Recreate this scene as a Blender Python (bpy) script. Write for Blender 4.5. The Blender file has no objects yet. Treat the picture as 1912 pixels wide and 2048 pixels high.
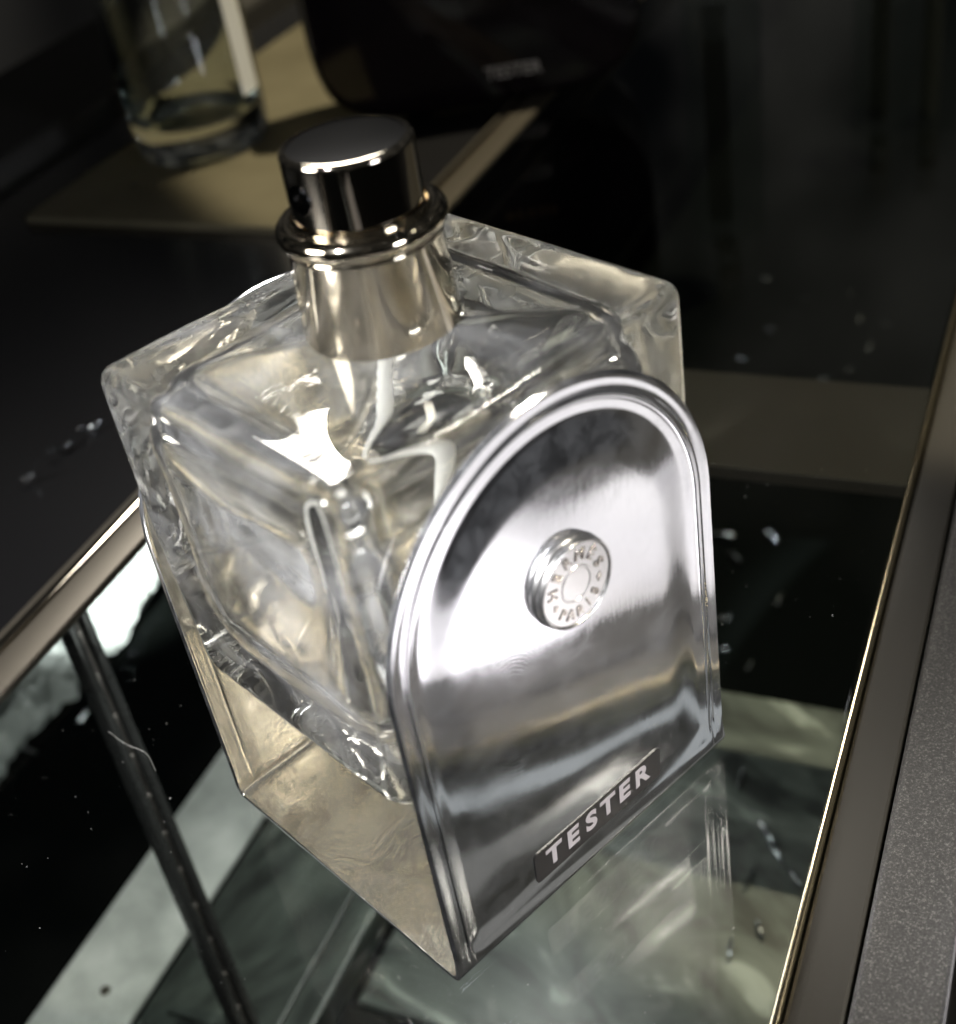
import bpy, bmesh, math, random
from mathutils import Vector, Matrix, noise
random.seed(7)
S = 0.01                      # everything below is written in centimetres
scn = bpy.context.scene

# ------------------------------------------------------------------ camera
cam_d = bpy.data.cameras.new('camera')
cam = bpy.data.objects.new('camera', cam_d)
scn.collection.objects.link(cam)
CR = [(0.71924228, -0.67938743, -0.14533845), (0.49204313, 0.35042411, 0.79692942), (-0.49049373, -0.64469812, 0.58632775)]
m = Matrix(((CR[0][0], CR[1][0], CR[2][0]), (CR[0][1], CR[1][1], CR[2][1]), (CR[0][2], CR[1][2], CR[2][2]))).to_4x4()
m.translation = Vector((-8.84190639, -12.88817803, 16.53962698)) * S
cam.matrix_world = m
cam_d.sensor_fit = 'VERTICAL'
cam_d.sensor_height = 24
cam_d.sensor_width = 24
cam_d.lens = 2662.577 / 2048 * 24
cam_d.clip_start = 0.01
cam_d.clip_end = 30
cam_d.dof.use_dof = True
cam_d.dof.focus_distance = 0.205
cam_d.dof.aperture_fstop = 12
scn.camera = cam

# ------------------------------------------------------------------ render settings
scn.view_settings.view_transform = 'Standard'
scn.view_settings.look = 'None'
scn.view_settings.exposure = 0
scn.view_settings.gamma = 1
scn.render.engine = 'CYCLES'
cy = scn.cycles
cy.max_bounces = 24
cy.transmission_bounces = 20
cy.glossy_bounces = 12
cy.transparent_max_bounces = 24
cy.diffuse_bounces = 3
cy.use_denoising = True
cy.blur_glossy = 0.3
cy.sample_clamp_indirect = 12


def UV(u, v, z=0.0):
    """cabinet axes (u along the counter, v towards the back) to world centimetres"""
    return Vector((0.912 * u - 0.410 * v, 0.410 * u + 0.912 * v, z))


CAB = math.atan2(0.410, 0.912)

# ------------------------------------------------------------------ world: a dim shop with far small lamps
w = bpy.data.worlds.new('World')
scn.world = w
w.use_nodes = True
nt = w.node_tree
nt.nodes.clear()
N, L = nt.nodes, nt.links


def nd(nodes, t, **k):
    n = nodes.new(t)
    for a, b in k.items():
        if a in n.bl_rna.properties.keys():
            setattr(n, a, b)
        else:
            n.inputs[a].default_value = b
    return n


out = nd(N, 'ShaderNodeOutputWorld')
bg = nd(N, 'ShaderNodeBackground')
tc = nd(N, 'ShaderNodeTexCoord')
sx = nd(N, 'ShaderNodeSeparateXYZ')
L.new(tc.outputs['Generated'], sx.inputs[0])
vor = nd(N, 'ShaderNodeTexVoronoi', feature='F1')
vor.inputs['Scale'].default_value = 11
L.new(tc.outputs['Generated'], vor.inputs['Vector'])
r1 = nd(N, 'ShaderNodeValToRGB')
r1.color_ramp.elements[0].position = 0.05
r1.color_ramp.elements[0].color = (1, 1, 1, 1)
r1.color_ramp.elements[1].position = 0.11
r1.color_ramp.elements[1].color = (0, 0, 0, 1)
L.new(vor.outputs['Distance'], r1.inputs[0])
pk = nd(N, 'ShaderNodeSeparateColor')
L.new(vor.outputs['Color'], pk.inputs[0])
gt = nd(N, 'ShaderNodeMath', operation='GREATER_THAN')
gt.inputs[1].default_value = 0.78
L.new(pk.outputs[0], gt.inputs[0])
up = nd(N, 'ShaderNodeMapRange')
up.inputs['From Min'].default_value = 0.1
up.inputs['From Max'].default_value = 0.4
L.new(sx.outputs[2], up.inputs[0])
m1 = nd(N, 'ShaderNodeMath', operation='MULTIPLY')
L.new(r1.outputs[0], m1.inputs[0])
L.new(gt.outputs[0], m1.inputs[1])
m2 = nd(N, 'ShaderNodeMath', operation='MULTIPLY')
L.new(m1.outputs[0], m2.inputs[0])
L.new(up.outputs[0], m2.inputs[1])
m3 = nd(N, 'ShaderNodeMath', operation='MULTIPLY')
m3.inputs[1].default_value = 7.0
L.new(m2.outputs[0], m3.inputs[0])
# broad soft patches: pale ceiling and warm shelving
no = nd(N, 'ShaderNodeTexNoise')
no.inputs['Scale'].default_value = 4.5
no.inputs['Detail'].default_value = 3
L.new(tc.outputs['Generated'], no.inputs['Vector'])
r2 = nd(N, 'ShaderNodeValToRGB')
r2.color_ramp.elements[0].position = 0.45
r2.color_ramp.elements[0].color = (0.004, 0.0045, 0.005, 1)
r2.color_ramp.elements[1].position = 0.75
r2.color_ramp.elements[1].color = (0.09, 0.085, 0.075, 1)
L.new(no.outputs[0], r2.inputs[0])
mx = nd(N, 'ShaderNodeMix', data_type='RGBA', blend_type='ADD')
mx.inputs[0].default_value = 1
L.new(r2.outputs[0], mx.inputs[6])
L.new(m3.outputs[0], mx.inputs[7])
L.new(mx.outputs[2], bg.inputs[0])
bg.inputs[1].default_value = 1.0
L.new(bg.outputs[0], out.inputs[0])


# ------------------------------------------------------------------ lamps
def aim(o, target):
    d = (Vector(target) * S - o.location)
    o.rotation_euler = d.to_track_quat('-Z', 'Y').to_euler()


def area(name, loc, target, sx_, sy_, power, col, spread=180):
    d = bpy.data.lights.new(name, 'AREA')
    d.shape = 'RECTANGLE'
    d.size, d.size_y = sx_ * S, sy_ * S
    d.energy = power
    d.color = col
    d.spread = math.radians(spread)
    o = bpy.data.objects.new(name, d)
    scn.collection.objects.link(o)
    o.location = Vector(loc) * S
    aim(o, target)
    return o


def spot(name, loc, target, power, col, ang, blend=0.1, rad=0.6):
    d = bpy.data.lights.new(name, 'SPOT')
    d.energy = power
    d.color = col
    d.spot_size = math.radians(ang)
    d.spot_blend = blend
    d.shadow_soft_size = rad * S
    o = bpy.data.objects.new(name, d)
    scn.collection.objects.link(o)
    o.location = Vector(loc) * S
    aim(o, target)
    return o


# warm ceiling spot whose pool falls behind and to the right of the bottle
spot('ceiling_spot', UV(62, -14, 150), UV(62, -14, 0), 150, (1.0, 0.88, 0.62), 2 * math.degrees(math.atan(53.2 / 150)), 0.07)
# added spot and wash on an unseen pale slab that the metal plate mirrors
spot('glare_spot', UV(-1.2, -14, 60), UV(-1.2, -10.3, 0), 60, (1.0, 0.97, 0.98), 5.2, 0.6)
spot('glare_wash', UV(6, -30, 70), UV(4, -10, 0), 1.1, (0.9, 0.9, 1.0), 22, 0.9)
# added fill lamps, aimed to brighten the bottle's glass and metal
area('back_fill', (37, 58, 64), (0, 0, 6), 22, 18, 0.22, (1.0, 0.95, 0.88), 26)
area('side_fill', (-60, 20, 34), (0, 0, 5), 30, 26, 0.75, (1.0, 0.98, 0.95), 26)
area('front_fill', (6, -60, 15), (0, 0, 4), 16, 8, 0.08, (0.92, 0.95, 1.0), 26)
area('streak_lamp', (28, -30, 48), (1.2, -2.9, 0.8), 9, 1.2, 0.05, (1.0, 0.93, 0.78), 16)  # added lamp, stretched to throw bright streaks under the plate
spot('bottle_spot', (-46, -10, 52), (-0.3, 0.2, 6.2), 170, (0.97, 0.98, 1.0), 7.4, 0.5, 0.7)
spot('wrap_fill', UV(17, 21, -2.5), UV(17.5, 25.6, -15), 5.0, (0.97, 1.0, 0.97), 48, 0.7, 0.4)  # added spot aimed to whiten the crumpled wrap at the left
# two added strip lamps under the glass that put pale bands on the plate
area('band_strip_lamp', UV(4, -5.62, -1.2), UV(4, 10, -1.6), 70, 0.5, 0.0045, (0.93, 0.97, 1.0))
area('band_strip_lamp', UV(4, -5.62, -3.2), UV(4, 10, -3.6), 70, 1.4, 0.005, (1.0, 0.97, 0.93))
# strip lamp under the glass shelf, shining straight down into the cabinet
area('cabinet_strip_lamp', UV(4, 6, -1.3), UV(4, 9, -15), 34, 1.0, 0.42, (0.95, 1.0, 0.95))


# ------------------------------------------------------------------ helpers
def new_obj(name, bm, mat, parent=None, smooth=True):
    me = bpy.data.meshes.new(name)
    bm.normal_update()
    bm.to_mesh(me)
    bm.free()
    me.transform(Matrix.Scale(S, 4))
    if smooth:
        me.polygons.foreach_set('use_smooth', [True] * len(me.polygons))
    if smooth:
        me.set_sharp_from_angle(angle=math.radians(40))
    me.materials.append(mat)
    o = bpy.data.objects.new(name, me)
    scn.collection.objects.link(o)
    if parent:
        o.parent = parent
    return o


def empty(name, loc=(0, 0, 0), rz=0):
    o = bpy.data.objects.new(name, None)
    o.empty_display_size = 0.01
    scn.collection.objects.link(o)
    o.location = Vector(loc) * S
    o.rotation_euler = (0, 0, rz)
    return o


def tag(o, label=None, cat=None, group=None, kind=None):
    for k, v in (('label', label), ('category', cat), ('group', group), ('kind', kind)):
        if v:
            o[k] = v
    return o


def add_box(bm, c, d, bevel=0.0, seg=2, rz=0.0, rx=0.0):
    r = bmesh.ops.create_cube(bm, size=1)
    vs = r['verts']
    M = Matrix.Translation(Vector(c)) @ Matrix.Rotation(rz, 4, 'Z') @ Matrix.Rotation(rx, 4, 'X') @ Matrix.Diagonal((d[0], d[1], d[2], 1))
    bmesh.ops.transform(bm, matrix=M, verts=vs)
    if bevel:
        es = list({e for v in vs for e in v.link_edges})
        bmesh.ops.bevel(bm, geom=es, offset=bevel, segments=seg, affect='EDGES', profile=0.5)
    return vs


def cab_box(bm, u0, u1, v0, v1, z0, z1, bevel=0.0, seg=2):
    c = UV((u0 + u1) / 2, (v0 + v1) / 2, (z0 + z1) / 2)
    add_box(bm, c, (u1 - u0, v1 - v0, z1 - z0), bevel, seg, CAB)


def lathe(bm, prof, n=96, close=True):
    """prof: list of (r, z); revolve round z"""
    rows = []
    for r, z in prof:
        if r < 1e-6:
            rows.append([bm.verts.new((0, 0, z))])
        else:
            rows.append([bm.verts.new((r * math.cos(2 * math.pi * i / n), r * math.sin(2 * math.pi * i / n), z)) for i in range(n)])
    for a, b in zip(rows, rows[1:]):
        for i in range(n):
            j = (i + 1) % n
            if len(a) == 1 and len(b) > 1:
                bm.faces.new((a[0], b[j], b[i]))
            elif len(b) == 1 and len(a) > 1:
                bm.faces.new((a[i], a[j], b[0]))
            elif len(a) > 1:
                bm.faces.new((a[i], a[j], b[j], b[i]))
    bmesh.ops.recalc_face_normals(bm, faces=bm.faces)


def arc(cx, cz, r, a0, a1, n):
    return [(cx + r * math.cos(math.radians(a0 + (a1 - a0) * i / n)), cz + r * math.sin(math.radians(a0 + (a1 - a0) * i / n))) for i in range(n + 1)]


# ------------------------------------------------------------------ materials
def mat(name, col=(0.5, 0.5, 0.5), rough=0.5, metal=0.0, spec=0.5, ior=1.5, coat=0.0):
    mt = bpy.data.materials.new(name)
    mt.use_nodes = True
    b = mt.node_tree.nodes['Principled BSDF']
    b.inputs['Base Color'].default_value = (*col, 1)
    b.inputs['Roughness'].default_value = rough
    b.inputs['Metallic'].default_value = metal
    b.inputs['Specular IOR Level'].default_value = spec
    b.inputs['IOR'].default_value = ior
    b.inputs['Coat Weight'].default_value = coat
    return mt, b


def obj_coord(mt, scale=100.0, stretch=(1, 1, 1)):
    n, l = mt.node_tree.nodes, mt.node_tree.links
    t = n.new('ShaderNodeTexCoord')
    mp = n.new('ShaderNodeMapping')
    mp.inputs['Scale'].default_value = tuple(scale * s for s in stretch)
    l.new(t.outputs['Object'], mp.inputs[0])
    return mp.outputs[0]


def noise_tex(mt, co, scale, detail=3, rough=0.6, dist=0.0):
    n, l = mt.node_tree.nodes, mt.node_tree.links
    t = n.new('ShaderNodeTexNoise')
    t.inputs['Scale'].default_value = scale
    t.inputs['Detail'].default_value = detail
    t.inputs['Roughness'].default_value = rough
    t.inputs['Distortion'].default_value = dist
    l.new(co, t.inputs['Vector'])
    return t.outputs[0]


def remap(mt, src, a, b, c, d):
    n, l = mt.node_tree.nodes, mt.node_tree.links
    t = n.new('ShaderNodeMapRange')
    for i, v in zip((1, 2, 3, 4), (a, b, c, d)):
        t.inputs[i].default_value = v
    l.new(src, t.inputs[0])
    return t.outputs[0]


def bump(mt, b, src, strength, dist=0.01):
    n, l = mt.node_tree.nodes, mt.node_tree.links
    t = n.new('ShaderNodeBump')
    t.inputs['Strength'].default_value = strength
    t.inputs['Distance'].default_value = dist * S
    l.new(src, t.inputs['Height'])
    l.new(t.outputs[0], b.inputs['Normal'])
    return t


def ramp_col(mt, src, stops):
    n, l = mt.node_tree.nodes, mt.node_tree.links
    t = n.new('ShaderNodeValToRGB')
    e = t.color_ramp.elements
    e[0].position, e[0].color = stops[0][0], (*stops[0][1], 1)
    e[1].position, e[1].color = stops[-1][0], (*stops[-1][1], 1)
    for p, c in stops[1:-1]:
        x = e.new(p)
        x.color = (*c, 1)
    l.new(src, t.inputs[0])
    return t.outputs[0]


def math_node(mt, op, a, b=None):
    n, l = mt.node_tree.nodes, mt.node_tree.links
    t = n.new('ShaderNodeMath')
    t.operation = op
    for i, x in enumerate((a, b)):
        if x is None:
            continue
        if isinstance(x, (int, float)):
            t.inputs[i].default_value = x
        else:
            l.new(x, t.inputs[i])
    return t.outputs[0]


def thin_glass(name, tint, refl=0.04, rough=0.0):
    """flat glass sheet: straight-through transmission with a Schlick reflection on each face"""
    mt = bpy.data.materials.new(name)
    mt.use_nodes = True
    n, l = mt.node_tree.nodes, mt.node_tree.links
    n.clear()
    o = n.new('ShaderNodeOutputMaterial')
    mixs = n.new('ShaderNodeMixShader')
    tr = n.new('ShaderNodeBsdfTransparent')
    tr.inputs[0].default_value = (*tint, 1)
    gl = n.new('ShaderNodeBsdfGlossy')
    gl.inputs['Roughness'].default_value = rough
    gl.inputs['Color'].default_value = (0.95, 0.97, 1, 1)
    lw = n.new('ShaderNodeLayerWeight')
    lw.inputs[0].default_value = 0.5
    p = math_node(mt, 'POWER', lw.outputs['Facing'], 5)
    q = math_node(mt, 'MULTIPLY_ADD', p, 1 - refl)
    q.node.inputs[2].default_value = refl
    l.new(q, mixs.inputs[0])
    l.new(tr.outputs[0], mixs.inputs[1])
    l.new(gl.outputs[0], mixs.inputs[2])
    l.new(mixs.outputs[0], o.inputs[0])
    # faint smears
    co = obj_coord(mt, 100)
    r = remap(mt, noise_tex(mt, co, 0.35, 5, 0.7), 0.45, 0.8, rough, rough + 0.12)
    l.new(r, gl.inputs['Roughness'])
    return mt


# polished metal of collar, cap and button
M_chrome, b = mat('polished_metal', (0.68, 0.62, 0.52), 0.045, 1.0)
co = obj_coord(M_chrome)
M_collar, b = mat('collar_metal', (0.50, 0.45, 0.36), 0.07, 1.0)
M_captop, b = mat('cap_top_metal', (0.02, 0.02, 0.021), 0.14, 1.0)

# front plate: polished steel with handling marks, fine scratches and a fingerprint
M_plate, b = mat('bracket_metal', (0.80, 0.80, 0.83), 0.13, 1.0)
n_, l_ = M_plate.node_tree.nodes, M_plate.node_tree.links
co = obj_coord(M_plate)
sm = noise_tex(M_plate, co, 0.8, 5, 0.65, 0.8)
l_.new(remap(M_plate, sm, 0.35, 0.75, 0.06, 0.17), b.inputs['Roughness'])
co2 = obj_coord(M_plate, 100, (10, 10, 0.8))
fine = noise_tex(M_plate, co2, 2.0, 4, 0.7, 0.3)
# fingerprint ridges: distorted rings near the middle left of the plate
geo = n_.new('ShaderNodeTexCoord')
sub = n_.new('ShaderNodeVectorMath')
sub.operation = 'SUBTRACT'
sub.inputs[1].default_value = (-1.15 * S, -2.8 * S, 4.25 * S)
l_.new(geo.outputs['Object'], sub.inputs[0])
mp = n_.new('ShaderNodeMapping')
mp.inputs['Scale'].default_value = (100, 0, 62)
l_.new(sub.outputs[0], mp.inputs[0])
wv = n_.new('ShaderNodeTexWave')
wv.wave_type = 'RINGS'
wv.rings_direction = 'SPHERICAL'
wv.inputs['Scale'].default_value = 7.5
wv.inputs['Distortion'].default_value = 3.2
wv.inputs['Detail'].default_value = 1
wv.inputs['Detail Scale'].default_value = 0.6
l_.new(mp.outputs[0], wv.inputs['Vector'])
ln = n_.new('ShaderNodeVectorMath')
ln.operation = 'LENGTH'
l_.new(mp.outputs[0], ln.inputs[0])
mask = remap(M_plate, ln.outputs['Value'], 0.35, 0.95, 1.0, 0.0)
fp = math_node(M_plate, 'MULTIPLY', wv.outputs['Fac'], mask)
hz = obj_coord(M_plate, 100, (1, 1, 1))
grease_haze = remap(M_plate, noise_tex(M_plate, hz, 2.2, 8, 0.75, 0.5), 0.40, 0.8, 0.01, 0.06)  # grease smears, doubling as a painted haze that brightens the plate
df_ = n_.new('ShaderNodeBsdfDiffuse')
df_.inputs[0].default_value = (0.75, 0.76, 0.8, 1)
mxp = n_.new('ShaderNodeMixShader')
l_.new(grease_haze, mxp.inputs[0])
l_.new(b.outputs[0], mxp.inputs[1])
l_.new(df_.outputs[0], mxp.inputs[2])
l_.new(mxp.outputs[0], n_['Material Output'].inputs[0])
hsum = math_node(M_plate, 'ADD', math_node(M_plate, 'MULTIPLY', fine, 0.5), math_node(M_plate, 'MULTIPLY', fp, 0.10))
bump(M_plate, b, hsum, 0.22, 0.012)

M_button, b = mat('button_metal', (0.58, 0.57, 0.56), 0.26, 1.0)
co = obj_coord(M_button)
bump(M_button, b, noise_tex(M_button, co, 9, 4), 0.15, 0.01)
M_letter, b = mat('relief_metal', (0.36, 0.33, 0.30), 0.15, 1.0)

# clear heavy glass
M_glass = bpy.data.materials.new('clear_glass')
M_glass.use_nodes = True
n_, l_ = M_glass.node_tree.nodes, M_glass.node_tree.links
n_.clear()
o_ = n_.new('ShaderNodeOutputMaterial')
g_ = n_.new('ShaderNodeBsdfGlass')
g_.inputs['IOR'].default_value = 1.5
g_.inputs['Roughness'].default_value = 0.0
g_.inputs['Color'].default_value = (0.985, 0.985, 0.975, 1)
# veil of dust and finger smears, also a haze painted in to brighten the glass
df = n_.new('ShaderNodeBsdfDiffuse')
df.inputs[0].default_value = (0.86, 0.86, 0.87, 1)
tl = n_.new('ShaderNodeBsdfTranslucent')
tl.inputs[0].default_value = (0.86, 0.86, 0.87, 1)
ad = n_.new('ShaderNodeMixShader')
ad.inputs[0].default_value = 0.5
l_.new(df.outputs[0], ad.inputs[1])
l_.new(tl.outputs[0], ad.inputs[2])
mg = n_.new('ShaderNodeMixShader')
co = obj_coord(M_glass)
veil = remap(M_glass, noise_tex(M_glass, co, 0.55, 7, 0.68, 0.6), 0.48, 0.78, 0.006, 0.10)
l_.new(veil, mg.inputs[0])
l_.new(g_.outputs[0], mg.inputs[1])
l_.new(ad.outputs[0], mg.inputs[2])
l_.new(mg.outputs[0], o_.inputs[0])
co = obj_coord(M_glass)
bp = n_.new('ShaderNodeBump')
bp.inputs['Strength'].default_value = 0.09
bp.inputs['Distance'].default_value = 0.02 * S
l_.new(noise_tex(M_glass, co, 1.1, 3, 0.5, 1.2), bp.inputs['Height'])
l_.new(bp.outputs[0], g_.inputs['Normal'])

M_glass2 = bpy.data.materials.new('clean_glass')
M_glass2.use_nodes = True
M_glass2.node_tree.nodes.clear()
o2_ = M_glass2.node_tree.nodes.new('ShaderNodeOutputMaterial')
g2_ = M_glass2.node_tree.nodes.new('ShaderNodeBsdfGlass')
g2_.inputs['IOR'].default_value = 1.5
g2_.inputs['Color'].default_value = (0.93, 0.95, 0.94, 1)
M_glass2.node_tree.links.new(g2_.outputs[0], o2_.inputs[0])
M_tube, b = mat('tube_plastic', (0.85, 0.85, 0.82), 0.2)
M_sticker, b = mat('sticker_film', (0.022, 0.02, 0.02), 0.35)
M_ink, b = mat('sticker_ink', (0.36, 0.33, 0.35), 0.6)

M_shelf = thin_glass('shelf_glass', (0.955, 0.97, 0.96))
M_bgglass = thin_glass('background_bottle_glass', (0.86, 0.90, 0.88), 0.06)

M_rail, b = mat('rail_bronze_metal', (0.10, 0.089, 0.072), 0.42, 0.7)
co = obj_coord(M_rail)
bump(M_rail, b, noise_tex(M_rail, co, 3, 4), 0.1, 0.02)
M_frame, b = mat('frame_laminate', (0.46, 0.41, 0.28), 0.7, 0.0, 0.1)
co = obj_coord(M_frame)
M_frame.node_tree.links.new(ramp_col(M_frame, noise_tex(M_frame, co, 0.3, 5), [(0.3, (0.085, 0.076, 0.05)), (0.7, (0.12, 0.107, 0.073))]), b.inputs['Base Color'])
M_slot, b = mat('worn_steel', (0.22, 0.20, 0.19), 0.38, 1.0)
M_dark, b = mat('dark_frame_metal', (0.010, 0.010, 0.010), 0.28, 0.0, 0.25)
co = obj_coord(M_dark)
M_dark.node_tree.links.new(remap(M_dark, noise_tex(M_dark, co, 0.5, 5, 0.7), 0.4, 0.7, 0.2, 0.5), b.inputs['Roughness'])

M_bar, b = mat('dark_bar_laminate', (0.020, 0.0185, 0.0155), 0.45, 0.0, 0.2)
M_brass, b = mat('brass_trim', (0.62, 0.54, 0.36), 0.16, 1.0)
M_stone, b = mat('grainy_ledge', (0.2, 0.2, 0.19), 0.65, 0.0, 0.25)
co = obj_coord(M_stone)
g = noise_tex(M_stone, co, 26, 2, 0.8)
M_stone.node_tree.links.new(ramp_col(M_stone, g, [(0.3, (0.016, 0.0155, 0.015)), (0.55, (0.03, 0.029, 0.028)), (0.75, (0.11, 0.106, 0.10))]), b.inputs['Base Color'])
bump(M_stone, b, g, 0.3, 0.02)

M_black, b = mat('black_laminate', (0.0016, 0.002, 0.0018), 0.6, 0.0, 0.0)
M_bglos, b = mat('black_gloss', (0.010, 0.010, 0.011), 0.16)
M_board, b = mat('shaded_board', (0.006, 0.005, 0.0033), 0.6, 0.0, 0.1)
M_floor, b = mat('dark_floor', (0.02, 0.02, 0.02), 0.7)
M_pale, b = mat('pale_reflector', (0.72, 0.71, 0.72), 0.6)
co = obj_coord(M_pale)
M_pale.node_tree.links.new(ramp_col(M_pale, noise_tex(M_pale, co, 0.25, 4), [(0.35, (0.5, 0.49, 0.52)), (0.65, (0.8, 0.79, 0.8))]), b.inputs['Base Color'])
M_white, b = mat('white_card', (0.64, 0.66, 0.63), 0.5)
co = obj_coord(M_white)
M_white.node_tree.links.new(ramp_col(M_white, noise_tex(M_white, co, 0.5, 5), [(0.3, (0.26, 0.275, 0.26)), (0.7, (0.56, 0.57, 0.55))]), b.inputs['Base Color'])
M_black2, b = mat('black_glass_lacquer', (0.006, 0.004, 0.006), 0.12)
M_wrap, b = mat('clear_wrap', (0.055, 0.066, 0.059), 0.3, 0.0, 0.35)
M_wrapw, b = mat('white_wrap', (0.30, 0.32, 0.31), 0.25)
M_wrapd, b = mat('smoky_wrap', (0.004, 0.005, 0.005), 0.28, 0.0, 0.15)
M_dimlabel, b = mat('dim_label', (0.10, 0.11, 0.10), 0.6)
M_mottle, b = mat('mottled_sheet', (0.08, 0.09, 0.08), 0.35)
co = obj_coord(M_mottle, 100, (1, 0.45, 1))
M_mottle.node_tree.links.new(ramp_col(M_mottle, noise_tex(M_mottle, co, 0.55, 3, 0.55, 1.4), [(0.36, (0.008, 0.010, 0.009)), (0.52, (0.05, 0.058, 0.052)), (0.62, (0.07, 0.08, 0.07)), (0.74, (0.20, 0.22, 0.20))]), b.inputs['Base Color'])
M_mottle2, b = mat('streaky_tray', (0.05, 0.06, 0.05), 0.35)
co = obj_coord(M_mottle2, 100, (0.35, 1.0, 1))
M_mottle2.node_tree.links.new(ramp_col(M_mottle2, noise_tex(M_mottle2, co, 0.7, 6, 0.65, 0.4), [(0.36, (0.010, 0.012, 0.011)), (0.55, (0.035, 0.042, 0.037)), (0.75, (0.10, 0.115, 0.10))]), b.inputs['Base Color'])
M_tray, b = mat('tray_plastic', (0.075, 0.09, 0.08), 0.4)
M_foil, b = mat('foil', (0.30, 0.32, 0.34), 0.25, 0.95)
M_fibre, b = mat('lint', (0.22, 0.22, 0.21), 0.8)

# ------------------------------------------------------------------ the setting
bm = bmesh.new()
cab_box(bm, -400, 500, -300, 500, -32, -30)
tag(new_obj('floor', bm, M_floor, None, False), 'dark floor far below the display shelf', None, None, 'structure')

bm = bmesh.new()
cab_box(bm, -30, 22, -13.4, -7.95, -2.6, -1.2, 0.1)  # unseen slab added so the plate mirrors a white glare
tag(new_obj('counter', bm, M_pale, None, False), 'unseen pale slab in front of the display, added to reflect glare into the plate', None, None, 'structure')

bm = bmesh.new()
cab_box(bm, -60, 150, -6.0, 29, -16.2, -15.0)
tag(new_obj('lower_deck', bm, M_black, None, False), 'black deck of the cabinet under the glass shelf', None, None, 'structure')

# display cabinet frame pieces
bm = bmesh.new()
cab_box(bm, -60, 120, -5.58, 9.72, -0.8, 0.0, 0.06, 2)
tag(new_obj('glass_shelf', bm, M_shelf, None, False), 'clear glass shelf carrying the square perfume bottle', 'shelf')

bm = bmesh.new()
cab_box(bm, -60, 120, -6.52, -5.74, -14.9, -0.12, 0.06)
tag(new_obj('front_frame_bar', bm, M_bar, None, False), 'dark metal bar along the front edge of the glass shelf', 'frame bar')
bm = bmesh.new()
cab_box(bm, -60, 120, -5.72, -5.60, -0.6, 0.03, 0.04, 3)
tag(new_obj('edge_trim', bm, M_brass, None), 'thin shiny brass coloured trim along the front edge of the glass shelf', 'trim')
bm = bmesh.new()
cab_box(bm, -60, 120, -7.75, -6.56, -14.0, -0.02, 0.12, 3)
tag(new_obj('grainy_ledge', bm, M_stone, None, False), 'grey grainy ledge at the right edge beside the brown frame bar', 'ledge')

rail = empty('back_rail', UV(0, 10.4, 0), CAB)
tag(rail, 'brown metal rail behind the glass shelf with a bright upper edge', 'rail')
bm = bmesh.new()
add_box(bm, (10, 0.0, -0.03), (140, 1.32, 0.22), 0.07, 3)
new_obj('rail_bar', bm, M_rail, rail)
bm = bmesh.new()
add_box(bm, (10, 0.28, 0.11), (140, 0.22, 0.08), 0.03, 2)  # polished strip added to carry the rail's highlight line
new_obj('highlight_strip', bm, M_chrome, rail)

bm = bmesh.new()
cab_box(bm, -60, 120, 11.3, 28.0, -0.8, -0.3, 0.1)
tag(new_obj('counter_top', bm, M_bglos, None, False), 'black glossy counter top behind the rail', None, None, 'structure')
bm = bmesh.new()
cab_box(bm, 19.5, 60, 15.0, 25.2, -0.29, 0.0, 0.05)  # beige slab cut to the spot-lit part; the counter beyond stays black
tag(new_obj('lit_slab', bm, M_frame, None, False), 'beige slab standing in for the lit part of the counter behind', 'counter mat')
bm = bmesh.new()
cab_box(bm, -60, 150, 29, 37.0, -2.0, 0.4, 0.3)
tag(new_obj('back_ledge', bm, M_stone, None, False), 'grey ledge crossing the top left corner behind the clear round bottle', 'ledge')
bm = bmesh.new()
cab_box(bm, -60, 150, 37.2, 120, -2.0, -1.0)
tag(new_obj('back_counter', bm, M_black2, None, False), 'black counter surface far behind', None, None, 'structure')

# added board, shaped as the dim band of light under the glass
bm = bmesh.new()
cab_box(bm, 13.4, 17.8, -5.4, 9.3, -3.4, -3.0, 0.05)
tag(new_obj('band_board', bm, M_board, None, False), 'board shaped as the dim beige light band right of the bottle', 'board')

# uprights below the rail
up_ = empty('shelf_upright', UV(0.8, 8.9, -15), CAB)
tag(up_, 'dark slotted metal upright under the glass at lower left', 'upright')


def lean(bm):
    for v_ in bm.verts:
        t_ = v_.co.z / 14.1
        v_.co.x += 1.85 * t_
        v_.co.y += 2.1 * t_


for dx in (-0.23, 0.23):
    bm = bmesh.new()
    add_box(bm, (dx, 0, 7.05), (0.22, 0.4, 14.1), 0.05)
    lean(bm)
    new_obj('post', bm, M_dark, up_)
bm = bmesh.new()
add_box(bm, (0, 0.05, 7.05), (0.24, 0.1, 14.0), 0)
for k in range(12):
    add_box(bm, (0, -0.03, 0.9 + k * 1.13), (0.16, 0.06, 0.6), 0.02)
lean(bm)
new_obj('slot_plate', bm, M_slot, up_)

# ------------------------------------------------------------------ the perfume bottle
bottle = empty('perfume_bottle')
tag(bottle, 'square clear glass perfume bottle in a polished metal stirrup, standing in the middle', 'perfume bottle')

# ---- metal stirrup: offset outlines of an arch, swept down, bent under and across
RW, ZC, YF = 3.0, 5.35, 2.83
BR = 0.22       # bend radius at the bottom
TH = 0.09


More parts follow.
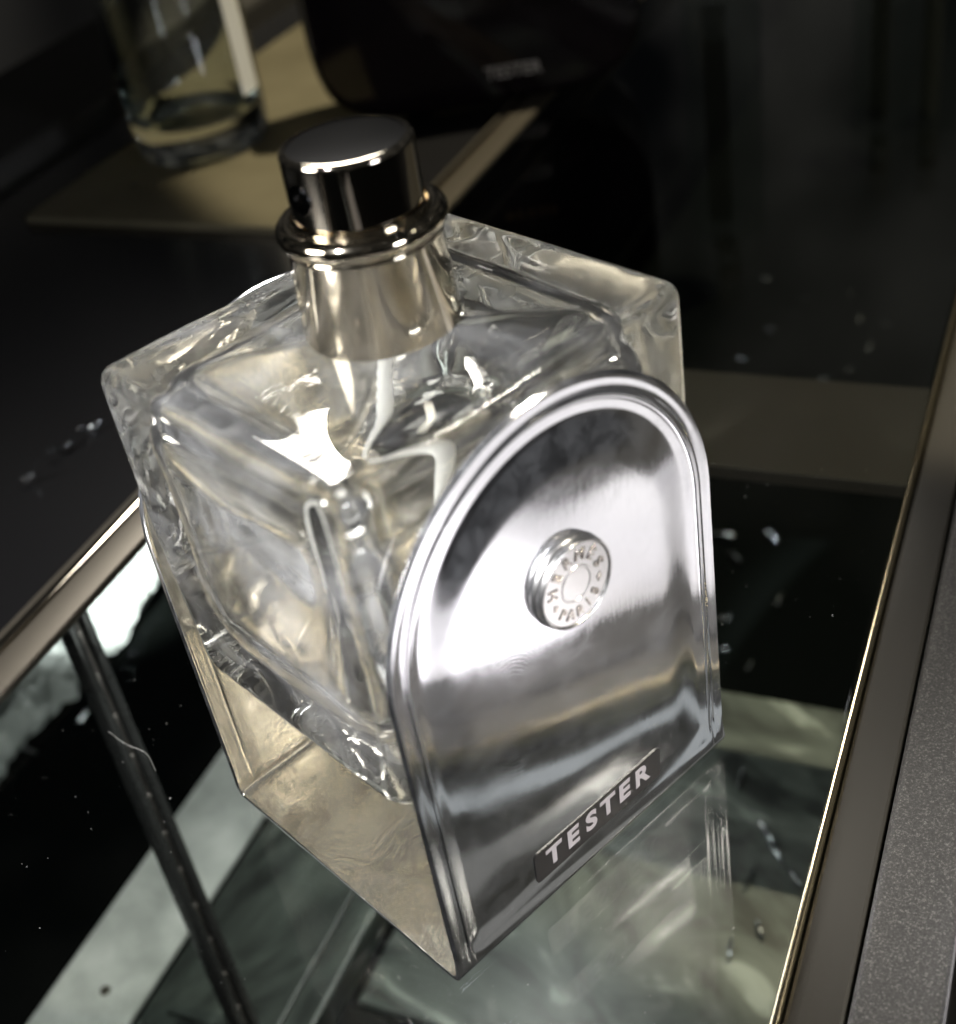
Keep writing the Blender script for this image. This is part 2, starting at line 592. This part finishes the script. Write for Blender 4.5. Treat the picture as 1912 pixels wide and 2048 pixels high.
def relief(s):
    """height of the plate surface over the rim plane as a function of the distance from the edge"""
    def st(a, b_, x):
        t = min(1, max(0, (x - a) / (b_ - a)))
        return t * t * (3 - 2 * t)
    h = 0.0
    h += -0.05 * (1 - st(0, 0.05, s))
    h += -0.02 * st(0.05, 0.22, s)
    h += -0.025 * st(0.22, 0.25, s)
    h += 0.03 * st(0.26, 0.29, s) * (1 - st(0.31, 0.34, s))
    h += -0.02 * st(0.34, 0.55, s)
    return h


def bulge(s):
    def st(a, b_, x):
        t = min(1, max(0, (x - a) / (b_ - a)))
        return t * t * (3 - 2 * t)
    return 0.062 * st(0.5, 1.15, s) + 0.02 * st(1.3, 3.0, s)


def fade_b(z):
    t = min(1, max(0, (z - 0.25) / 1.95))
    return t * t * (3 - 2 * t)


def stirrup():
    bm = bmesh.new()
    ss = [0, .015, .03, .05, .09, .13, .16, .18, .2, .22, .24, .27, .285, .3, .315, .33, .35, .37, .39, .41, .43, .45, .5, .52, .54, .56, .58, .63, .7, .8, .9, 1.0, 1.1, 1.2, 1.35, 1.5, 1.7, 1.9, 2.1, 2.3, 2.5, 2.7, 2.85, 3.0]
    for side in (1, -1):          # front, back
        rows = []
        for s in ss:
            h0 = relief(s) if side == 1 else relief(s) * 0.3
            hb = bulge(s) if side == 1 else bulge(s) * 0.3
            row = []
            x = RW - s
            zs = [BR + (ZC - BR) * i / 26 for i in range(27)]

            def P_(x_, z_, h):
                return Vector((x_, -side * (YF + h), z_))

            def fade(z):
                t = min(1, max(0, (z - 0.22) / 0.38))
                return t * t * (3 - 2 * t)
            left = []
            for k in range(6):      # base
                left.append(Vector((-x, -side * (YF - BR) * k / 6, 0)))
            for k in range(7):      # bend
                a = math.pi / 2 * k / 6
                left.append(Vector((-x, -side * (YF - BR + BR * math.sin(a)), BR - BR * math.cos(a))))
            for z in zs[1:]:
                left.append(P_(-x, z, h0 * fade(z) + hb * fade_b(z)))
            top = []
            for k in range(1, 64):
                a = math.pi * k / 64
                top.append(P_(-x * math.cos(a), ZC + x * math.sin(a), h0 + hb))
            right = [Vector((-p.x, p.y, p.z)) for p in reversed(left)]
            row = [bm.verts.new(p) for p in left + top + right]
            rows.append(row)
        for a, b_ in zip(rows, rows[1:]):
            for i in range(len(a) - 1):
                f = (a[i], a[i + 1], b_[i + 1], b_[i])
                bm.faces.new(f if side == 1 else f[::-1])
    bmesh.ops.remove_doubles(bm, verts=bm.verts, dist=0.0008)
    bmesh.ops.recalc_face_normals(bm, faces=bm.faces)
    # make the outer skin face outwards
    bm.faces.ensure_lookup_table()
    f = min(bm.faces, key=lambda f: f.calc_center_median().y)
    bm.normal_update()
    if f.normal.y > 0:
        bmesh.ops.reverse_faces(bm, faces=bm.faces)
    return bm


st = new_obj('stirrup', stirrup(), M_plate, bottle)
sol = st.modifiers.new('thick', 'SOLIDIFY')
sol.thickness = TH * S
sol.offset = -1
sol.use_even_offset = False
M_inner, _b = mat('lit_inner_metal', (0.86, 0.83, 0.765), 0.2, 1.0)  # same metal, tinted beige to paint in the warm light inside
_co = obj_coord(M_inner)
_ns = noise_tex(M_inner, _co, 0.9, 6, 0.7, 0.9)
M_inner.node_tree.links.new(remap(M_inner, _ns, 0.35, 0.7, 0.09, 0.28), _b.inputs['Roughness'])
bump(M_inner, _b, _ns, 0.35, 0.05)
st.data.materials.append(M_inner)
sol.material_offset = 1
bv = st.modifiers.new('bev', 'BEVEL')
bv.width = 0.012 * S
bv.segments = 2
bv.limit_method = 'ANGLE'
bv.angle_limit = math.radians(60)

# ---- glass block with an inner cavity


def rbox(bm, hx, hy, z0, z1, rfun, n=26, deform=None, flip=False):
    hz = (z1 - z0) / 2
    zc = (z0 + z1) / 2
    bm2 = bmesh.new()
    # cube grid
    key = {}

    def vert(p):
        k = tuple(round(c, 5) for c in p)
        if k not in key:
            q = Vector((p[0] * hx, p[1] * hy, p[2] * hz))
            r = rfun(p[2])
            inner = Vector((max(-hx + r, min(hx - r, q.x)), max(-hy + r, min(hy - r, q.y)), max(-hz + r, min(hz - r, q.z))))
            d = q - inner
            if d.length > 1e-6:
                # spread cube corner region on the sphere of radius r
                q = inner + d.normalized() * r
            q.z += zc
            if deform:
                q = deform(q)
            key[k] = bm.verts.new(q)
        return key[k]
    # nonuniform spacing: denser at edges
    ts = [math.sin(math.pi / 2 * (-1 + 2 * i / n)) for i in range(n + 1)]
    for ax in range(3):
        for sgn in (-1, 1):
            for i in range(n):
                for j in range(n):
                    ps = []
                    for a, c in ((i, j), (i + 1, j), (i + 1, j + 1), (i, j + 1)):
                        p = [0, 0, 0]
                        p[ax] = sgn
                        p[(ax + 1) % 3] = ts[a]
                        p[(ax + 2) % 3] = ts[c]
                        ps.append(vert(p))
                    if (sgn < 0) != flip:
                        ps.reverse()
                    if len(set(ps)) == 4:
                        bm.faces.new(ps)
    bm2.free()


def outer_def(q):
    # slightly pillowed faces
    d = noise.noise(q * 0.4) * 0.01
    q = q + Vector((math.copysign(1, q.x) * d, 0, 0)) if abs(q.x) > 2.5 else q
    # shallow dome under the collar
    r = math.hypot(q.x, q.y)
    if q.z > 8.3:
        q.z += 0.10 * max(0, 1 - r / 2.4) + 0.02 * noise.noise(q * 0.8)
    return q


def inner_def(q):
    p = q.copy()
    # top of the cavity rises to the neck, bottom is bowled
    m_ = max(abs(q.x) / 2.4, abs(q.y) / 2.1)
    t = max(0, min(1, (q.z - 6.4) / 1.7))
    p.z += 0.60 * t * (1 - m_)
    b_ = max(0, min(1, (5.2 - q.z) / 1.4))
    p.z -= 0.45 * b_ * (1 - m_)
    # waist
    k = 1 - 0.06 * math.cos((q.z - 5.9) * 1.0)
    p.x *= k
    p.y *= k
    p += Vector((noise.noise(q * 0.7 + Vector((3, 0, 0))), noise.noise(q * 0.7 + Vector((0, 7, 0))), noise.noise(q * 0.7 + Vector((0, 0, 9))))) * 0.06
    p += Vector((noise.noise(q * 1.9), noise.noise(q * 1.9 + Vector((0, 7, 0))), noise.noise(q * 1.9 + Vector((0, 0, 9))))) * 0.006
    return p


bm = bmesh.new()
rbox(bm, 2.98, 2.60, 2.96, 8.5, lambda t: 0.26 + 0.42 * max(0, -t), 40, outer_def)
rbox(bm, 2.56, 2.2, 3.9, 7.85, lambda t: 0.75 + 0.3 * max(0, -t), 44, inner_def, True)
new_obj('glass_body', bm, M_glass, bottle)

# neck glass under the collar and dip tube
bm = bmesh.new()
lathe(bm, [(0.0, 3.9), (0.13, 3.9), (0.13, 8.2), (0.0, 8.2)], 24)
tube = new_obj('dip_tube', bm, M_tube, bottle)

# ---- collar, ring and spray cap
bm = bmesh.new()
prof = [(0.86, 8.55), (1.03, 8.52), (1.04, 8.56), (0.985, 9.74)]
prof += [(1.0, 9.76), (1.0, 9.79), (0.985, 9.81), (1.015, 9.83)]
prof += arc(0.945, 9.97, 0.145, -60, 100, 18)
prof += [(0.90, 10.11), (0.89, 10.14)] + arc(0.88, 10.145, 0.02, 40, 180, 6) + [(0.858, 10.1), (0.855, 9.8), (0.6, 9.75), (0.0, 9.75)]
lathe(bm, prof, 128)
new_obj('collar', bm, M_collar, bottle)
bm = bmesh.new()
prof = [(0.0, 9.6), (0.83, 9.6), (0.83, 10.93)] + arc(0.76, 10.93, 0.07, 0, 90, 8) + [(0.74, 10.998)]
lathe(bm, prof, 128)
# open rim: close with a separate darker top plate
cap = new_obj('spray_cap', bm, M_chrome, bottle)
bm = bmesh.new()
lathe(bm, [(0.752, 10.97), (0.745, 10.985), (0.5, 10.995), (0.0, 11.0)], 96)
new_obj('cap_top', bm, M_captop, cap)
# spray hole on the cap side
bm = bmesh.new()
lathe(bm, [(0.0, 0.0), (0.035, 0.0), (0.05, 0.01), (0.19, 0.012), (0.2, 0.0), (0.2, -0.03)], 48)
ang = math.radians(181)
M = Matrix.Translation((0.825 * math.cos(ang), 0.825 * math.sin(ang), 10.55)) @ Matrix.Rotation(ang, 4, 'Z') @ Matrix.Rotation(math.pi / 2, 4, 'Y')
bmesh.ops.transform(bm, matrix=M, verts=bm.verts)
new_obj('spray_hole', bm, M_captop, cap)

# ---- pivot button
bm = bmesh.new()
prof = [(0.0, 0.175), (0.24, 0.175), (0.25, 0.188), (0.272, 0.188), (0.282, 0.175), (0.60, 0.175), (0.612, 0.195)]
prof += arc(0.63, 0.185, 0.022, 110, -20, 8) + [(0.66, 0.155), (0.666, 0.12), (0.655, 0.085), (0.67, 0.065), (0.678, 0.03), (0.69, -0.08)]
lathe(bm, prof, 96)
MB = Matrix.Translation((0.05, -YF + 0.01, 5.53)) @ Matrix.Rotation(math.pi / 2, 4, 'X')
bmesh.ops.transform(bm, matrix=MB, verts=bm.verts)
button = new_obj('pivot_button', bm, M_button, bottle)
bm = bmesh.new()
lathe(bm, [(0.0, -0.02), (0.7, -0.02), (0.7, 0.15), (0.0, 0.15)], 64)
bmesh.ops.transform(bm, matrix=Matrix.Translation((0.03, YF, 5.5)) @ Matrix.Rotation(-math.pi / 2, 4, 'X'), verts=bm.verts)
new_obj('pivot_button', bm, M_button, bottle)


def text_bm(s, size, bold=0.0, ext=0.01, bev=0.0):
    cu = bpy.data.curves.new('t', 'FONT')
    cu.body = s
    cu.size = size
    cu.offset = bold
    cu.extrude = ext
    cu.bevel_depth = bev
    cu.bevel_resolution = 1
    cu.align_x = 'CENTER'
    cu.resolution_u = 6
    o = bpy.data.objects.new('t', cu)
    scn.collection.objects.link(o)
    bpy.context.view_layer.update()
    me = bpy.data.meshes.new_from_object(o)
    bm = bmesh.new()
    bm.from_mesh(me)
    bpy.data.objects.remove(o)
    bpy.data.meshes.remove(me)
    return bm


def merge(dst, src, M):
    bmesh.ops.transform(src, matrix=M, verts=src.verts)
    me = bpy.data.meshes.new('tmp')
    src.to_mesh(me)
    src.free()
    dst.from_mesh(me)
    bpy.data.meshes.remove(me)


bm = bmesh.new()
R_ = 0.36
word = 'HERMÈS'
for i, ch in enumerate(word):
    a = math.radians(168 - i * 31)
    M = Matrix.Translation((R_ * math.cos(a), R_ * math.sin(a), 0.177)) @ Matrix.Rotation(a - math.pi / 2, 4, 'Z')
    merge(bm, text_bm(ch, 0.235, 0.0, 0.014, 0.004), M)
word = 'PARIS'
R2 = 0.515
for i, ch in enumerate(word):
    a = math.radians(226 + i * 22)
    M = Matrix.Translation((R2 * math.cos(a), R2 * math.sin(a), 0.177)) @ Matrix.Rotation(a + math.pi / 2, 4, 'Z')
    merge(bm, text_bm(ch, 0.215, 0.0, 0.014, 0.004), M)
for a_ in (200, 342):            # small diamonds between the words
    a = math.radians(a_)
    for sc_, zz in ((0.085, 0.180), (0.045, 0.186)):
        r = bmesh.ops.create_cone(bm, segments=4, radius1=sc_, radius2=sc_ * 0.8, depth=0.012, cap_ends=True)
        bmesh.ops.transform(bm, matrix=Matrix.Translation((0.435 * math.cos(a), 0.435 * math.sin(a), zz)) @ Matrix.Rotation(a, 4, 'Z') @ Matrix.Diagonal((0.7, 1, 1, 1)), verts=r['verts'])
bmesh.ops.transform(bm, matrix=MB, verts=bm.verts)
new_obj('relief_lettering', bm, M_letter, button, False)

# ---- tester sticker
YS = -(YF + relief(2.9)) - 0.012


def follow(bm):
    for v_ in bm.verts:
        v_.co.y -= bulge(3.0) * fade_b(v_.co.z)



def rrect(bm, x0, x1, z0, z1, r, y, th):
    pts = []
    for cx_, cz_, a0 in ((x1 - r, z1 - r, 0), (x0 + r, z1 - r, 90), (x0 + r, z0 + r, 180), (x1 - r, z0 + r, 270)):
        for k in range(7):
            a = math.radians(a0 + 90 * k / 6)
            pts.append((cx_ + r * math.cos(a), cz_ + r * math.sin(a)))
    f = bm.faces.new([bm.verts.new((px, y, pz)) for px, pz in pts])
    r_ = bmesh.ops.extrude_face_region(bm, geom=[f])
    bmesh.ops.translate(bm, vec=(0, th, 0), verts=[v for v in r_['geom'] if isinstance(v, bmesh.types.BMVert)])
    bmesh.ops.recalc_face_normals(bm, faces=bm.faces)


bm = bmesh.new()
rrect(bm, -1.30, 1.47, 0.56, 1.20, 0.08, YS, 0.03)
follow(bm)
stk = new_obj('tester_sticker', bm, M_sticker, bottle, False)
bm = bmesh.new()
xs = [-0.91, -0.51, -0.11, 0.26, 0.63, 1.03]
for ch, x in zip('TESTER', xs):
    merge(bm, text_bm(ch, 0.53, 0.02, 0.002), Matrix.Translation((x, YS - 0.004, 0.74)) @ Matrix.Rotation(math.pi / 2, 4, 'X') @ Matrix.Diagonal((0.98, 1, 1, 1)))
follow(bm)
new_obj('lettering', bm, M_ink, stk, False)

# ------------------------------------------------------------------ background bottles
gb = empty('glass_bottle', UV(26.05, 21.77, 0.0))
tag(gb, 'round clear glass bottle with a thick base, standing behind at upper left', 'bottle')
bm = bmesh.new()
prof = [(0.0, 0.25), (1.6, 0.15), (2.0, 0.02), (2.25, 0.03), (2.42, 0.3), (2.48, 1.2), (2.5, 9.5), (2.2, 10.4), (0.9, 10.8), (0.85, 11.6), (0, 11.6)]
lathe(bm, prof, 72)
n0 = len(bm.verts)
prof2 = [(0.0, 1.3), (1.5, 1.15), (2.0, 1.35), (2.2, 1.9), (2.25, 9.3), (1.8, 10.1), (0, 10.3)]
bmi = bmesh.new()
lathe(bmi, prof2, 72)
bmesh.ops.reverse_faces(bmi, faces=bmi.faces)
merge(bm, bmi, Matrix.Identity(4))
new_obj('glass_body', bm, M_glass2, gb)
bm = bmesh.new()
pv = None
for k in range(10):
    a = math.radians(-76 + 2.6 * k)
    cur = [bm.verts.new((2.515 * math.cos(a), 2.515 * math.sin(a), z)) for z in (1.9, 9.0)]
    if pv:
        bm.faces.new((pv[0], cur[0], cur[1], pv[1]))
    pv = cur
new_obj('curved_strip', bm, M_tube, gb)  # pale strip painted in as the bottle's lit right edge
bm = bmesh.new()
lathe(bm, [(0.0, 10.9), (1.0, 10.9), (1.0, 13.0), (0, 13.0)], 48)
new_obj('bottle_cap', bm, M_chrome, gb)

db = empty('dark_bottle', UV(31.0, 12.6, 0.0), math.radians(-40))
tag(db, 'wide black flask bottle with a tester label, at top centre', 'bottle')
bm = bmesh.new()
# flask: superellipse outline with round lower corners
outl = []
for k in range(96):
    a = 2 * math.pi * k / 96
    e = 2 / 5.0
    outl.append((5.9 * math.copysign(abs(math.cos(a)) ** e, math.cos(a)), 5.5 + 5.5 * math.copysign(abs(math.sin(a)) ** e, math.sin(a))))
rings = []
for y_, k_ in ((-1.6, 0.0), (-1.6, 0.93), (-1.5, 0.97), (-1.2, 1.0), (1.2, 1.0), (1.5, 0.97), (1.6, 0.93), (1.6, 0.0)):
    if k_ == 0:
        rings.append([bm.verts.new((0, y_, 5.5))])
    else:
        rings.append([bm.verts.new((x * k_, y_, 5.5 + (z - 5.5) * k_)) for x, z in outl])
for a, b_ in zip(rings, rings[1:]):
    for i in range(96):
        j = (i + 1) % 96
        if len(a) == 1:
            bm.faces.new((a[0], b_[i], b_[j]))
        elif len(b_) == 1:
            bm.faces.new((a[i], b_[0], a[j]))
        else:
            bm.faces.new((a[i], b_[i], b_[j], a[j]))
bmesh.ops.recalc_face_normals(bm, faces=bm.faces)
new_obj('flask_body', bm, M_black2, db)
M_ink2, _b = mat('faint_label_ink', (0.42, 0.40, 0.40), 0.6)
M_gold, _b = mat('dull_gold_ink', (0.28, 0.17, 0.08), 0.4, 0.6)
bm = bmesh.new()
merge(bm, text_bm('TESTER', 0.62, 0.012, 0.003), Matrix.Translation((1.15, -1.612, 0.95)) @ Matrix.Rotation(math.pi / 2, 4, 'X'))
new_obj('label_lettering', bm, M_ink2, db, False)
bm = bmesh.new()
for k in range(5):
    add_box(bm, (0.3 + k * 0.42, -1.61, 4.3), (0.26, 0.02, 0.34), 0.02)
new_obj('gold_print', bm, M_gold, db, False)


# tall slim clear bottles far back on the right
for k, (u, v, h_, r_s) in enumerate(((60.5, 2.6, 13, 1.5), (66.0, 0.6, 15, 1.6), (45.5, 7.4, 12, 1.7))):
    tb = empty('slim_bottle', UV(u, v, 0.0))
    tag(tb, ['slim clear bottle far back at the top right, nearer of the pair', 'slim clear bottle in the top right corner, farther of the pair', 'dim clear bottle right of the wide black flask, far back'][k], 'bottle', 'slim clear bottles far back on the shelf')
    bm = bmesh.new()
    lathe(bm, [(0, 0.02), (r_s - 0.1, 0.02), (r_s, 0.15), (r_s, h_), (r_s * 0.4, h_ + 0.8), (0, h_ + 0.8)], 32)
    new_obj('glass_body', bm, M_bgglass, tb)
    bm = bmesh.new()
    lathe(bm, [(0, h_ + 0.85), (0.6, h_ + 0.85), (0.6, h_ + 2.6), (0, h_ + 2.6)], 24)
    new_obj('bottle_cap', bm, M_chrome, tb)
    bm = bmesh.new()
    for q in range(9):
        a = math.radians(190 + q * 4)
        z0_, z1_ = 1.0, h_ - 1
        c_, s_ = (r_s + 0.01) * math.cos(a), (r_s + 0.01) * math.sin(a)
        c2, s2 = (r_s + 0.01) * math.cos(a + 0.07), (r_s + 0.01) * math.sin(a + 0.07)
        bm.faces.new([bm.verts.new(p) for p in ((c_, s_, z0_), (c2, s2, z0_), (c2, s2, z1_), (c_, s_, z1_))])
    new_obj('curved_strip', bm, M_dimlabel, tb)

# dust and lint specks lying on the shelf round the bottle
bm = bmesh.new()
rd = random.Random(3)
for k in range(260):
    u, v = rd.uniform(-7, 10), rd.uniform(-5.2, 8)
    p = UV(u, v, 0.012)
    if abs(p.x) < 3.1 and abs(p.y) < 2.9:
        continue
    sz = rd.uniform(0.004, 0.010) * (1.8 if rd.random() < 0.06 else 1)
    add_box(bm, p, (sz * rd.uniform(0.6, 2.6), sz, sz), 0, 1, rd.uniform(0, 3.14))
tag(new_obj('dust_specks', bm, M_fibre, None, False), 'fine dust specks scattered over the glass shelf', 'dust', None, 'stuff')
bm = bmesh.new()
add_box(bm, (0, 0, 0), (0.5, 0.16, 0.05), 0.02, 2)
o = new_obj('glint_scrap', bm, M_foil, None)  # scrap added to paint in a single bright glint
o.location = UV(22.1, 22.3, 0.06) * S
o.rotation_euler = (0.3, 0.2, 1.2)
tag(o, 'tiny bright foil scrap added as a glint on the beige slab in front of the round clear bottle', 'foil scrap')

# ------------------------------------------------------------------ things under the glass
def wrap_sheet(name, u0, u1, v0, v1, z, amp, material, sc, seed, n=90):
    bm = bmesh.new()
    grid = []
    for i in range(n + 1):
        row = []
        for j in range(n + 1):
            u = u0 + (u1 - u0) * i / n
            v = v0 + (v1 - v0) * j / n
            p = Vector((u * sc, v * sc, seed))
            h = abs(noise.noise(p)) * 1.2 + abs(noise.noise(p * 2.3)) * 0.5 + noise.noise(p * 5.1) * 0.15
            e = 1.0
            q = UV(u + 0.25 * noise.noise(p * 1.7), v + 0.15 * noise.noise(p * 1.3 + Vector((9, 0, 0))), z + amp * h * e)
            row.append(bm.verts.new(q))
        grid.append(row)
    for i in range(n):
        for j in range(n):
            bm.faces.new((grid[i][j], grid[i + 1][j], grid[i + 1][j + 1], grid[i][j + 1]))
    o = new_obj(name, bm, material, None, False)
    s = o.modifiers.new('t', 'SOLIDIFY')
    s.thickness = 0.01 * S
    return o


tag(wrap_sheet('plastic_wrap', 3, 27, 22.9, 28.6, -14.9, 1.2, M_wrapw, 0.6, 1.0), 'bright crumpled plastic wrap under the glass at the left', 'plastic wrap')
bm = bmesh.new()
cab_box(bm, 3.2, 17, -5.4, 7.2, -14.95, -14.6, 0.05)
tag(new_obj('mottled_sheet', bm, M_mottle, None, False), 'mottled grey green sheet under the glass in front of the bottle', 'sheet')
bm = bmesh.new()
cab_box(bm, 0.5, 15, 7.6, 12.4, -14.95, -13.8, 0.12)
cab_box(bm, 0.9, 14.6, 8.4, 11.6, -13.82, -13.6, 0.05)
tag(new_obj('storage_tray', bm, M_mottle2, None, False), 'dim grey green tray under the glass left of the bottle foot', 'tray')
GL = [(25.19, 3.0, -14.85, 1.54, -101.0), (25.48, 0.9, -14.85, 0.66, -132.0), (24.04, 1.97, -14.85, 0.97, -134.0), (21.98, 2.74, -14.85, 0.42, -75.0), (20.62, 1.48, -14.85, 0.51, -34.0), (19.1, 1.28, -14.85, 0.5, -77.0), (18.5, 0.11, -14.85, 0.39, -25.0), (17.39, 1.18, -14.85, 0.58, -61.0), (22.06, -0.11, -14.85, 0.62, -7.0), (16.52, -0.03, -14.85, 0.38, -77.0), (43.6, 7.95, -14.85, 0.41, -84.0), (45.41, 5.66, -14.85, 0.47, -82.0), (43.62, 3.35, -14.85, 0.46, -61.0), (44.35, 1.37, -14.85, 0.57, -5.0), (42.04, 0.53, -14.85, 0.72, 0.0), (42.14, 3.51, -14.85, 0.39, -82.0), (37.79, 5.07, -14.85, 0.48, -81.0), (40.61, 4.35, -14.85, 0.49, -81.0), (36.67, 1.1, -14.85, 0.41, -81.0), (41.73, -0.64, -14.85, 0.55, -132.0), (39.87, -0.27, -14.85, 0.81, -6.0), (37.64, 0.2, -14.85, 0.57, -20.0), (34.48, 2.14, -14.85, 0.5, -97.0), (32.08, 2.67, -14.85, 0.58, -80.0), (32.21, -0.15, -14.85, 0.53, -80.0), (32.94, 4.33, -14.85, 0.45, -80.0), (38.2, 11.84, -14.85, 0.33, -81.0), (11.21, -2.24, -14.5, 1.56, -142.0), (10.19, -3.09, -14.5, 1.02, -143.0), (13.34, -0.8, -14.5, 0.72, 0.0), (9.85, -1.92, -14.5, 0.68, -11.0), (7.5, -1.93, -14.5, 0.65, 5.0), (7.45, -4.42, -14.5, 0.49, -14.0), (8.33, -2.54, -14.5, 0.66, -150.0), (8.84, 23.59, -14.85, 1.72, -91.0), (7.29, 14.46, -0.2, 0.75, -21.0), (8.24, 14.22, -0.2, 0.61, -40.0), (6.0, 14.39, -0.2, 0.44, -62.0), (10.72, 22.03, -14.85, 0.86, -13.0)]
for k, (u, v, z, ln_, an) in enumerate(GL):
    # a thin bent twist of foil, added to paint in a blurred glint
    bm = bmesh.new()
    rnd = random.Random(k)
    W_ = ln_ * 0.16 if ln_ > 0.6 else ln_ * 0.2
    rows = []
    for i in range(9):
        t = i / 8 - 0.5
        row = []
        for j in range(5):
            q = j / 4 - 0.5
            row.append(bm.verts.new((t * ln_ + rnd.uniform(-1, 1) * 0.02, q * W_ * (1 - 1.2 * t * t) + rnd.uniform(-1, 1) * 0.02, 0.10 * math.cos(q * 3) + rnd.uniform(0, 1) * 0.07 + 0.06 * math.sin(t * 7 + k))))
        rows.append(row)
    for a_, b_ in zip(rows, rows[1:]):
        for j in range(4):
            bm.faces.new((a_[j], b_[j], b_[j + 1], a_[j + 1]))
    where = 'left of the bottle' if v > 12 else ('far right' if u > 36 else ('right of the plate' if u > 17 else 'beside the front edge'))
    o = new_obj('glint_scrap', bm, M_foil, None, False)
    sm_ = o.modifiers.new('t', 'SOLIDIFY')
    sm_.thickness = 0.015 * S
    o.location = UV(u, v, z) * S
    o.rotation_euler = (rnd.uniform(-.3, .3), rnd.uniform(-.3, .3), CAB + math.radians(an))
    own = {0: 'long curved foil scrap added as a glint right beside the metal plate', 1: 'bright short foil scrap added as a glint between the plate and the shelf edge',
           2: 'slanting foil scrap added as a glint just below the long curved one beside the plate', 26: 'long pale foil strip added as a glint under the glass close to the brass trim',
           27: 'shorter foil strip added as a glint, continuing the long pale one near the brass trim', 33: 'long foil strip added as a glint at the left picture edge under the rail'}.get(k)
    if own:
        tag(o, own, 'foil scrap')
    else:
        tag(o, 'small blurred foil scrap added as a glint, lying ' + where, 'foil scrap', 'added glint scraps ' + where)

# white label rail with a screw
lr = empty('label_rail', UV(4, 14.3, -14.9), CAB)
tag(lr, 'white label rail under the glass at the lower left', 'label rail')
bm = bmesh.new()
add_box(bm, (-6, 0.3, 0.1), (36, 2.8, 0.25), 0.04)
new_obj('rail_face', bm, M_white, lr, False)
bm = bmesh.new()
add_box(bm, (-6, -1.5, 0.02), (36, 0.35, 0.3), 0.04)
new_obj('rail_lip', bm, M_wrap, lr, False)
bm = bmesh.new()
for x in (-2.6,):
    r = bmesh.ops.create_cone(bm, segments=24, radius1=0.16, radius2=0.12, depth=0.08, cap_ends=True)
    bmesh.ops.translate(bm, verts=r['verts'], vec=(x, 0.1, 0.25))
new_obj('screw', bm, M_rail, lr, False)

# a lint fibre on the glass
bm = bmesh.new()
pts = [UV(-0.96, 6.98, 0.06), UV(-1.03, 6.82, 0.09), UV(-1.09, 6.68, 0.08), UV(-1.13, 6.5, 0.05), UV(-1.16, 6.35, 0.04), UV(-1.19, 6.16, 0.06), UV(-1.24, 5.98, 0.08), UV(-1.31, 5.84, 0.07), UV(-1.4, 5.73, 0.05), UV(-1.54, 5.56, 0.03)]
prev = None
for k in range(len(pts)):
    ring = [bm.verts.new(pts[k] + Vector((0.007 * math.cos(a), 0.004 * math.sin(a), 0.007 * math.sin(a)))) for a in (0, 2.1, 4.2)]
    if prev:
        for i in range(3):
            bm.faces.new((prev[i], prev[(i + 1) % 3], ring[(i + 1) % 3], ring[i]))
    prev = ring
tag(new_obj('lint_fibre', bm, M_fibre), 'thin pale lint fibre lying on the glass left of the bottle', 'lint')
